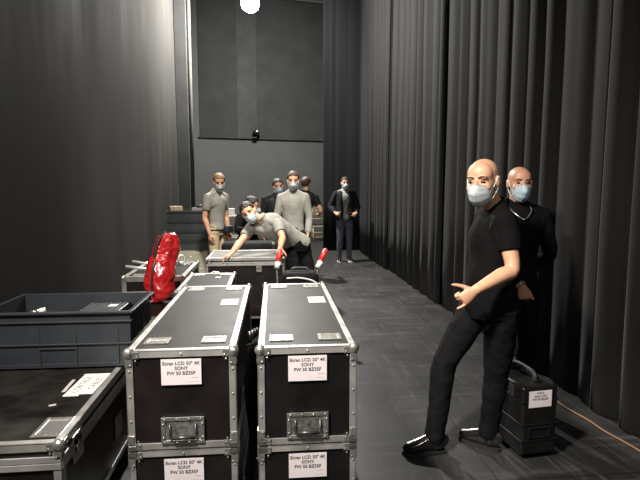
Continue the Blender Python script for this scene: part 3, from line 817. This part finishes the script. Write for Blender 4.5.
def hand(b, wr, d, pn, thumb_side, curl, s=1.0, thumb_out=0.5, fold=None):
    """palm, four jointed fingers and a thumb; d = pointing direction, pn = palm normal"""
    d = V(d).normalized(); pn = V(pn); pn = (pn - d * pn.dot(d)).normalized()
    sd = d.cross(pn) * thumb_side              # towards the thumb
    W = V(wr)
    b.loft([W - d * .03 * s, W + d * .01 * s, W + d * .05 * s, W + d * .092 * s], [.026 * s, .030 * s, .039 * s, .040 * s], [.020 * s, .018 * s, .016 * s, .012 * s], side=sd, n=14, sub=2)
    ln = (.073, .081, .075, .060)
    for i in range(4):
        p = W + d * (.088 - .004 * abs(i - 1)) * s + sd * (.029 - .0195 * i) * s
        c = curl[i] if hasattr(curl, '__len__') else curl * (1 + .12 * i)
        a = c * .9; q = d; pts = [p]
        for seg, f in enumerate((.45, .30, .25)):
            dr = d * math.cos(a) + pn * math.sin(a)
            p = p + dr * ln[i] * f * s; pts.append(p); a += c * 1.05
        r = (.0092, .0086, .0078, .0068)
        for k in range(3): b.cap(pts[k], pts[k + 1], r[k] * s, r[k + 1] * s, 10)
    t0 = W + d * .022 * s + sd * .022 * s + pn * .006 * s
    o = thumb_out
    t1 = t0 + (d * (1 - o * .6) + sd * (.35 + o) + pn * .25).normalized() * .040 * s
    t2 = t1 + (d * (1 - o * .45) + sd * (.1 + o) + pn * .12).normalized() * .032 * s
    t3 = t2 + (d * (1 - o * .35) + sd * (.0 + o) + pn * .10).normalized() * .026 * s
    b.cap(t0, t1, .015 * s, .012 * s, 10).cap(t1, t2, .0115 * s, .010 * s, 10).cap(t2, t3, .010 * s, .0075 * s, 10)

def person(label, loc, rz, J, scale=1.0, skin='skin', top=('shirt', 'black_cloth'), sleeve='short', trousers='black_trouser',
           hair=None, mask='mask_white', shoe='leather', voxel=.009, jacket=None, hem=.14, beard=False, sole='rubber', bulk=1.0,
           ears=True, thumbL=.5, thumbR=.5, collar=True, hair_len=0.0, seed=1, legs=True, belly=0.0, hs=1.0, handscale=1.0, buildleg=1.0, name='person'):
    t = thing(name, label, 'person', loc, rz); t.scale = (scale,) * 3
    P, N, F = J['P'], J['N'], J['F'].normalized()
    ax = (N - P)
    sP = V(J['sP']) if J['sP'] is not None else (J['hiR'] - J['hiL']).normalized()
    sN = V(J['sN']) if J['sN'] is not None else (J['shR'] - J['shL']).normalized()
    def torso(b, ex, t0=-.10, up=1.0, fr=0.0, bell=0.0):
        T = [t0, 0, .20, .45, .70, .86, .95, 1.0, 1.06]
        A = [.160, .160, .146, .155, .170, .160, .115, .072, .060]
        B = [.112, .115, .104, .110, .120, .105, .085, .066, .058]
        pts, ra, rb, sd = [], [], [], []
        for q, a, c in zip(T, A, B):
            pts.append(P + ax * q + F * (fr + bell * math.exp(-((q - .15) / .3) ** 2)) + F * (.012 if .5 < q < .8 else 0)); ra.append((a * bulk + ex)); rb.append(c * bulk + ex + bell * .5 * math.exp(-((q - .15) / .3) ** 2))
            sd.append(sP.lerp(sN, max(0, min(1, q))))
        b.loft(pts, ra, rb, side=sd, n=28, sub=3)
        for sh in ('shR', 'shL'):
            mid = N + (J[sh] - N) * .45 + ax.normalized() * .005
            b.loft([N + ax * .06, mid, J[sh]], [.045 + ex, .050 + ex, .052 + ex], n=14, side=F)
            b.sphere(J[sh], .058 * bulk + ex, 16, 12)
            ch = P + ax * .72 + (J[sh] - (P + ax * .9)) * .55      # chest to shoulder web
            b.cap(ch, J[sh], .085 + ex * .8, .056 + ex, 14)
    # ---- body
    b = MB(); torso(b, -.012)
    Hm = basis(J['Hf'], J['Hu']); HC = J['H']
    def hp(x, y, z): return HC + Hm @ V((x, y, z)) * hs
    nb = N + ax.normalized() * .0
    b.loft([nb - ax.normalized() * .03, nb.lerp(hp(0, -.02, -.06), .5), hp(0, -.015, -.05), hp(0, -.005, .0)], [.066, .058, .058, .055], n=18, side=sN)
    for c, r in (((0, -.016, .042), (.076, .098, .082)), ((0, .026, -.01), (.066, .066, .092)), ((0, .03, -.068), (.054, .056, .046)),
                 ((0, .066, -.098), (.026, .022, .018)), ((0, .034, .046), (.068, .056, .066)),
                 ((.03, .080, .030), (.026, .014, .009)), ((-.03, .080, .030), (.026, .014, .009)),
                 ((.040, .058, -.024), (.026, .032, .026)), ((-.040, .058, -.024), (.026, .032, .026)),
                 ((0, .088, -.062), (.024, .012, .010)), ((0, .112, -.026), (.016, .014, .012))):
        b.sphere(hp(*c), [q * hs for q in r], 20, 14, rot=Hm)
    b.cap(hp(0, .085, .022), hp(0, .112, -.022), .010, .013)
    for sx in (-1, 1):
        b.sphere(hp(sx * .079, -.010, -.002), (.010, .021, .034), 14, 10, rot=Hm)
    for s_, sg in (('R', 1), ('L', -1)):
        sh, el, wr = J['sh' + s_], J['el' + s_], J['wr' + s_]
        fa = el.lerp(wr, .28)
        b.loft([sh, sh.lerp(el, .45), el, fa, wr], [.050, .049, .040, .043, .027], n=16, sub=3, side=F)
        b.sphere(el, .040, 14, 10); b.sphere(sh, .05, 14, 10)
        hd_, pn = J['hd' + s_]
        hand(b, wr, hd_, pn, sg if True else 1, J['cu' + s_], handscale, thumbR if s_ == 'R' else thumbL)
        hi, kn, an = J['hi' + s_], J['kn' + s_], J['an' + s_]
        b.loft([hi, hi.lerp(kn, .5), kn, kn.lerp(an, .3), an], [.080, .070, .052, .050, .034], n=16, sub=3, side=F)
        b.sphere(kn, .052, 14, 10)
        ft = J['ft' + s_].normalized()
        b.loft([an, an + ft * .03 - V((0, 0, .03)), an + ft * .13 - V((0, 0, .055))], [.032, .035, .03], [.032, .03, .018], n=12, side=ft.cross(V((0, 0, 1))))
    b.skin('body', skin, t, voxel, 3)
    # ---- eyes, brows
    for sx in (-1, 1):
        MB().sphere(hp(sx * .031, .0815, .008), (.015, .008, .0075), 12, 8, rot=Hm).build('eye', 'eye', t, True)
        MB().loft([hp(sx * .012, .093, .030), hp(sx * .032, .094, .036), hp(sx * .052, .082, .030)], [.004, .0055, .003], [.004] * 3, n=8, sub=3).build('eyebrow', 'brow', t, True)
    # ---- shirt
    h0 = -hem
    b = MB(); torso(b, .010, h0, fr=-.002, bell=belly)
    if sleeve != 'none':
        for s_ in 'RL':
            sh, el, wr = J['sh' + s_], J['el' + s_], J['wr' + s_]
            if sleeve == 'short':
                e = sh.lerp(el, .62)
                b.loft([sh.lerp(el, -.05), sh.lerp(el, .3), e], [.068, .068, .064], n=18, side=F)
            else:
                e = el.lerp(wr, .94)
                b.loft([sh.lerp(el, -.05), sh.lerp(el, .5), el, el.lerp(wr, .4), e], [.068, .062, .055, .052, .042], n=18, sub=3, side=F)
                b.sphere(el, .055, 14, 10)
    b.skin(top[0], top[1], t, voxel, 4, .007, 8, (1, 1, .8), seed)
    if collar:
        c0 = N + ax.normalized() * .030; R = basis(F, ax)
        ring = [c0 + R @ V((.068 * math.cos(a), .064 * math.sin(a), -.016 * math.sin(a) + .004)) for a in [2 * PI * k / 28 for k in range(28)]]
        MB().loft(ring, .009, .020, n=8, closed=True, side=R @ V((0, .0, 1)).cross(V((0, 0, .01)))if False else R @ V((1, .2, 0))).build('collar', top[1], t, True)
    if jacket:
        b = MB()
        R = basis(F, ax)
        for sx in (-1, 1):
            pts, ra, rb = [], [], []
            for q, a, c in ((-.12, .10, .145), (.1, .098, .14), (.4, .098, .135), (.7, .10, .14), (.88, .095, .125), (.98, .05, .09)):
                pts.append(P + ax * q + R @ V((sx * (.098 if q < .9 else .07), -.005, 0))); ra.append(a * bulk); rb.append(c * bulk)
            b.loft(pts, ra, rb, side=sN, n=22, sub=3)
            s_ = 'R' if sx > 0 else 'L'
            sh, el, wr = J['sh' + s_], J['el' + s_], J['wr' + s_]
            b.sphere(sh, .078, 16, 12)
            b.loft([sh, sh.lerp(el, .5), el, el.lerp(wr, .4), el.lerp(wr, .9)], [.076, .070, .062, .058, .048], n=18, sub=3, side=F)
            b.sphere(el, .062, 14, 10)
        b.skin('jacket', jacket, t, voxel, 3, .006, 8, (1, 1, .8), seed + 3)
    # ---- trousers
    if legs:
        b = MB(); g = buildleg
        b.loft([P - V((0, 0, .10)), P - V((0, 0, .03)), P + ax.normalized() * .07], [.150 * g, .160 * g, .150 * g], [.108 * g, .118 * g, .108 * g], side=sP, n=24, sub=2)
        for s_ in 'RL':
            hi, kn, an = J['hi' + s_], J['kn' + s_], J['an' + s_]
            b.sphere(hi, (.088 * g, .108 * g, .10 * g), 18, 12)
            b.loft([hi, hi.lerp(kn, .5), kn, kn.lerp(an, .35), kn.lerp(an, .75), an.lerp(kn, -.02)],
                   [.096 * g, .086 * g, .068 * g, .065 * g, .056 * g, .055 * g], n=20, sub=3, side=F)
            b.sphere(kn, .069 * g, 16, 12)
        b.skin('trousers', trousers, t, voxel, 3, .007, 9, (1, 1, 1.3), seed + 7)
        for s_ in 'RL':
            an = J['an' + s_]; ft = J['ft' + s_].normalized(); sd = ft.cross(V((0, 0, 1))); g0 = an.z - .085
            A = V((an.x, an.y, g0))
            b = MB()
            xs = (-.075, -.05, 0, .06, .12, .165, .195); wd = (.022, .034, .038, .043, .046, .038, .016); ht = (.040, .054, .060, .050, .038, .030, .016)
            b.loft([A + ft * x + V((0, 0, .016 + h_ * .9)) for x, h_ in zip(xs, ht)], wd, ht, side=sd, n=18, sub=3)
            b.loft([A + ft * -.02 + V((0, 0, .04)), A + ft * -.012 + V((0, 0, .125))], [.044, .046], n=16, side=sd)
            sh_ = b.skin('shoe', shoe, t, max(.005, voxel * .8), 2)
            m = MB()
            pts = []
            bm = m.bm; up_, lo_ = [], []
            out = [(-.082, 0), (-.07, .028), (-.03, .038), (.03, .042), (.09, .050), (.14, .048), (.18, .033), (.203, 0)]
            full = out + [(x, -y) for x, y in out[-2:0:-1]]
            for x, y in full:
                q = A + ft * x + sd * y
                up_.append(bm.verts.new(q + V((0, 0, .022)))); lo_.append(bm.verts.new(q + V((0, 0, .001))))
            bm.faces.new(up_); bm.faces.new(lo_[::-1])
            for i in range(len(full)):
                j = (i + 1) % len(full); bm.faces.new((up_[i], up_[j], lo_[j], lo_[i]))
            m.build('sole', sole, sh_)
    # ---- hair
    if hair:
        bm = bmesh.new(); bmesh.ops.create_uvsphere(bm, u_segments=48, v_segments=32, radius=1.0)
        for v in bm.verts:
            d = v.co.normalized()
            p = V((d.x * .088, -.016 + d.y * .112, .046 + d.z * (.097 + hair_len)))
            line = (.070 + .012 * abs(math.cos(p.x * 40))) if p.y > .045 else (.072 - (.045 - p.y) / .06 * .056 if p.y > -.015 else (.016 - (-.015 - p.y) * 1.1))
            if abs(p.x) > .06 and p.y > 0: line -= .012
            k = max(0, min(1, (p.z - line) / .014 + .5))
            bumpy = 1 + .05 * noise.noise(p * 45 + V((seed, 0, 0)))
            f = .84 + .16 * k
            c = V((0, -.016, .046))
            v.co = HC + Hm @ (c + (p - c) * f * bumpy)
        me = bpy.data.meshes.new('hair'); bm.to_mesh(me); bm.free()
        link('hair', me, M[hair], t, True)
    if beard:
        bm = bmesh.new(); bmesh.ops.create_uvsphere(bm, u_segments=32, v_segments=20, radius=1.0)
        for v in bm.verts:
            d = v.co.copy()
            p = V((d.x * .0605, .026 + d.y * .066, -.058 + d.z * .062))
            k = 1.0 if p.z < -.02 + .25 * max(0, .03 - p.y) and p.y > -.012 else .9
            v.co = HC + Hm @ ((V((0, .026, -.058)) + (p - V((0, .026, -.058))) * k) * hs)
        me = bpy.data.meshes.new('beard'); bm.to_mesh(me); bm.free(); link('beard', me, M['beard'], t, True)
    # ---- mask
    if mask:
        bm = bmesh.new(); nu, nv = 22, 12; gr = []
        for i in range(nu + 1):
            th = (i / nu * 2 - 1); an = th * math.radians(78); row = []
            for j in range(nv + 1):
                v = j / nv
                zt = .000 - .026 * abs(th) ** 1.2; zb = -.128 + .040 * abs(th) ** 1.5
                z = zt + (zb - zt) * v
                bul = math.exp(-((v - .30) / .32) ** 2)
                y = .020 + .086 * math.cos(an) + .030 * math.exp(-(th / .36) ** 2) * bul + .016 * math.sin(PI * min(1, v * 1.1)) * (1 - abs(th))
                y -= .034 * max(0, v - .72) / .28 * (1 - .4 * abs(th))
                x = .074 * math.sin(an) * (1 - .20 * v)
                pl = .0030 * math.sin(v * 2 * PI * 3) * (1 - th * th) + .004 * noise.noise(V((th * 2.5, v * 3, seed))) * (1 - v * .3)
                row.append(bm.verts.new(hp(x, y + pl, z)))
            gr.append(row)
        for i in range(nu):
            for j in range(nv): bm.faces.new((gr[i][j], gr[i + 1][j], gr[i + 1][j + 1], gr[i][j + 1]))
        bmesh.ops.solidify(bm, geom=bm.faces[:], thickness=.0018)
        me = bpy.data.meshes.new('face_mask'); bm.to_mesh(me); bm.free()
        mk = link('face_mask', me, M[mask], t, True)
        m = MB()
        for sx in (-1, 1):
            m.loft([hp(sx * .071, .038, -.026), hp(sx * .080, .015, .010), hp(sx * .086, -.012, .028), hp(sx * .082, -.026, -.004), hp(sx * .076, .0, -.045), hp(sx * .062, .035, -.085)], .0018, n=6, sub=4)
        m.build('ear_loop', 'mask_white', mk, True)
    return t

def J_world(base, rz, s, **pts):
    """turn world joints into the figure's own frame"""
    R = Matrix.Rotation(-rz, 3, 'Z'); out = {}
    for k, v in pts.items():
        if k in ('hdR', 'hdL'): out[k] = (tuple(R @ V(v[0])), tuple(R @ V(v[1])))
        elif k in ('Hf', 'Hu', 'F', 'sP', 'sN', 'ftR', 'ftL'): out[k] = tuple(R @ V(v))
        else: out[k] = tuple(R @ (V(v) - V(base)) / s)
    return out

# bald man in the black polo: seen from his left side, looking round at the camera
B0 = (1.25, 2.86, 0)
j = J_world(B0, PI / 2, 1.0,
            P=(1.335, 2.87, .945), N=(1.365, 2.90, 1.49), F=(-1, -.08, 0),
            shL=(1.335, 2.72, 1.425), elL=(1.345, 2.63, 1.165), wrL=(1.115, 2.585, 1.060),
            shR=(1.37, 3.06, 1.425), elR=(1.36, 3.12, 1.15), wrR=(1.36, 3.14, .89),
            hdL=((-.80, -.02, -.60), (.0, 1, .0)), hdR=((-.05, .0, -1), (0, -1, 0)),
            hiL=(1.375, 2.80, .90), hiR=(1.30, 2.96, .90),
            knL=(1.375, 2.84, .49), anL=(1.345, 2.85, .085), ftL=(-.62, .62, 0),
            knR=(1.06, 2.88, .545), anR=(.990, 2.83, .085), ftR=(-1, -.03, 0),
            H=(1.240, 2.82, 1.648), Hf=(-.70, -.70, -.10), Hu=(-.10, -.05, 1))
j['cuL'] = (1.1, 1.3, 1.35, .22); j['cuR'] = 0.5
t = person('bald man in a black polo and black trousers, turned left with his thumb out', B0, PI / 2, standing(**j), 1.0, 'skin',
           ('polo_shirt', 'black_cloth'), 'short', 'black_trouser', None, 'mask_white', 'leather', .0052, hem=.20, beard=True, thumbL=.7, seed=2, belly=.02, bulk=1.0, hs=1.08, buildleg=1.08)

# bald man behind him
B1 = (1.765, 3.42, 0)
person('bald man in a black sweater with pale blue mask and neck chain, behind the suitcase', B1, PI - .12,
       standing(Hf=(.06, 1, -.02), elL=(-.265, -.04, 1.15), wrL=(-.10, -.17, .94), elR=(.26, .0, 1.14), wrR=(.035, .235, .965), hdR=((-.25, .15, -1), (-.3, -.9, 0)),
                hdL=((.45, -.15, -.9), (.3, -.9, 0)), cuR=1.1), .985, 'skin2',
             ('sweater', 'black_cloth'), 'long', 'black_trouser', None, 'mask_blue', 'leather', .006, hem=.13, beard=True, seed=5, collar=True, thumbR=.15)
pb = [o for o in bpy.data.objects if o.get('label', '').startswith('bald man in a black sweater')][0]
ch = [(.072, -.02, 1.535), (.075, .05, 1.49), (.05, .095, 1.455), (.0, .124, 1.42), (-.05, .095, 1.455), (-.075, .05, 1.49), (-.072, -.02, 1.535)]
MB().loft([V(p) + V((0, .018, 0)) for p in ch], .0045, n=8, sub=6).build('neck_chain', 'steel', pb, True)
MB().loft([(.052, .222, .985), (.043, .230, .965)], .036, n=18, side=(1, 0, 0)).build('wristwatch', 'steel', pb, True)

# man bending over the case
B2 = (.36, 6.22, 0)
j = J_world(B2, PI, 1.0,
            P=(.345, 6.26, .915), N=(-.085, 6.02, 1.235), F=(-.45, -.75, -.30), sP=(-.75, .45, -.45), sN=(-.75, .1, -.38),
            shR=(-.215, 6.02, 1.135), elR=(-.335, 5.86, .985), wrR=(-.435, 5.70, .865),
            shL=(.095, 5.98, 1.185), elL=(.150, 5.84, 1.03), wrL=(.120, 5.68, .93),
            hdR=((-.75, -.3, -.35), (0, -.2, -1)), hdL=((-.15, -.45, -.8), (.2, -.8, .2)),
            hiR=(.29, 6.27, .88), hiL=(.43, 6.31, .88), knR=(.29, 6.14, .49), anR=(.29, 6.24, .085), knL=(.50, 6.20, .49), anL=(.48, 6.34, .085),
            ftR=(-.3, -1, 0), ftL=(.2, -1, 0),
            H=(-.235, 5.93, 1.315), Hf=(-.10, -.98, -.12), Hu=(-.52, -.1, .85))
j['cuR'] = .5; j['cuL'] = 1.0
person('man in a grey polo bending sideways over the silver-edged flight case', B2, PI, standing(**j), 1.0, 'skin', ('polo_shirt', 'grey_cloth'), 'short',
       'black_trouser', 'hair_dark', 'mask_blue', 'leather', .0085, hem=.13, bulk=.97, seed=11, hair_len=.006)

# standing man in grey behind him
person('brown-haired man in a grey long-sleeved polo standing behind the bending man', (.352, 7.38, 0), PI,
       standing(Hf=(.05, 1, -.05), Hu=(.0, .0, 1), wrR=(.20, .16, .90), wrL=(-.20, .14, .92), elR=(.235, 0, 1.14), elL=(-.235, 0, 1.14), shR=(.175, -.01, 1.435), shL=(-.175, -.01, 1.435)), 1.022, 'skin', ('long_sleeved_polo', 'grey_cloth'), 'long',
       'dark_cloth', 'hair_brown', 'mask_white', 'leather', .0085, seed=15, hem=.12, hair_len=.006, bulk=.95)

# man in dark jacket leaning in behind
person('dark-haired man in a dark jacket half hidden behind the standing man in grey', (.12, 8.3, 0), PI,
       standing(H=(-.03, .03, 1.648), Hu=(.12, 0, 1), Hf=(-.2, 1, -.05)), .985, 'skin2', ('sweater', 'dark_cloth'), 'long',
       'black_trouser', 'hair_dark', 'mask_blue', 'leather', .0095, seed=19)

# man with his back turned
person('man in a charcoal t-shirt seen from behind near the gold chair', (.655, 9.0, 0), -.45,
       standing(P=(-.10, 0, .96), hiR=(-.01, 0, .91), hiL=(-.19, 0, .91), knR=(-.02, .02, .50), knL=(-.20, .02, .50), anR=(-.02, -.03, .085), anL=(-.20, -.03, .085),
                elR=(.30, -.04, 1.20), wrR=(.21, .17, 1.12), elL=(-.25, 0, 1.15), wrL=(-.16, .2, 1.08), hdR=((-.5, .8, .1), (0, -.3, -1)), hdL=((.5, .8, 0), (0, -.3, -1))),
       1.0, 'skin', ('t_shirt', 'dark_cloth'), 'short', 'black_trouser', 'hair_brown', 'mask_white', 'leather', .0095, seed=23)

# fair man at the left
person('fair-haired man in a grey polo and beige trousers standing beside the grey crates', (-.80, 7.85, 0), PI + .93,
       standing(Hf=(.62, .78, -.28), H=(0, .05, 1.655), elR=(.215, -.05, 1.14), wrR=(.20, .03, .89), wrL=(-.20, .05, .89), elL=(-.22, -.02, 1.14)),
       1.02, 'skin', ('polo_shirt', 'grey_cloth'), 'short', 'beige_cloth', 'hair_blond', 'mask_white', 'leather', .0085, seed=27, hem=.06, bulk=.86, buildleg=.92)
pl = [o for o in bpy.data.objects if o.get('label', '').startswith('fair-haired')][0]
MB().box((-.06, .165, .955), (.16, .08, .11), .02, seg=3).build('belt_pouch', 'rubber', pl, True)
MB().loft([V((.170 * math.cos(a), .128 * math.sin(a), .955)) for a in [2 * PI * k / 28 for k in range(28)]], .006, .018, n=8, closed=True, side=(0, 0, 1)).build('belt', 'rubber', pl, True)

# man in the open jacket near the curtain
person('man in an open dark jacket and jeans standing before the black masking curtain', (1.625, 10.72, 0), PI + .05,
       standing(elR=(.30, -.04, 1.17), wrR=(.235, .15, 1.055), elL=(-.29, -.04, 1.17), wrL=(-.215, .16, 1.04),
                hdR=((-.5, .5, -.3), (-.3, -.5, -.4)), hdL=((.5, .5, -.3), (.3, -.5, -.4)), cuR=.9, cuL=.9),
       1.02, 'skin', ('t_shirt', 'grey_cloth'), 'short', 'jeans', 'hair_dark', 'mask_blue', 'leather', .0095, jacket='dark_cloth', seed=31, hem=.10, sole='sole_white', collar=False)

# person in black stooping behind the bending man
B3 = (-.22, 7.62, 0)
j = J_world(B3, PI, 1.0, P=(-.34, 7.85, .80), N=(-.27, 7.60, 1.24), F=(.45, -.75, -.45), sP=(-.9, -.4, 0), sN=(-.85, -.45, 0),
            shR=(-.43, 7.52, 1.17), elR=(-.46, 7.36, .99), wrR=(-.34, 7.26, 1.00), shL=(-.10, 7.66, 1.16), elL=(-.03, 7.48, .98), wrL=(-.03, 7.30, 1.0),
            hdR=((.4, -.7, -.1), (0, 0, -1)), hdL=((-.2, -.9, -.1), (0, 0, -1)),
            hiR=(-.43, 7.83, .78), hiL=(-.25, 7.88, .78), knR=(-.47, 7.62, .47), anR=(-.46, 7.88, .085), knL=(-.17, 7.66, .47), anL=(-.19, 7.90, .085),
            ftR=(-.1, -1, 0), ftL=(.15, -1, 0), H=(-.255, 7.52, 1.345), Hf=(.97, -.10, -.25), Hu=(.25, -.1, .95))
person('dark-haired person all in black stooping close behind the head of the bending man', B3, PI, standing(**j), 1.0, 'skin2', ('sweater', 'black_cloth'), 'long',
       'black_trouser', 'hair_dark', 'mask_white', 'leather', .010, seed=35, collar=False)
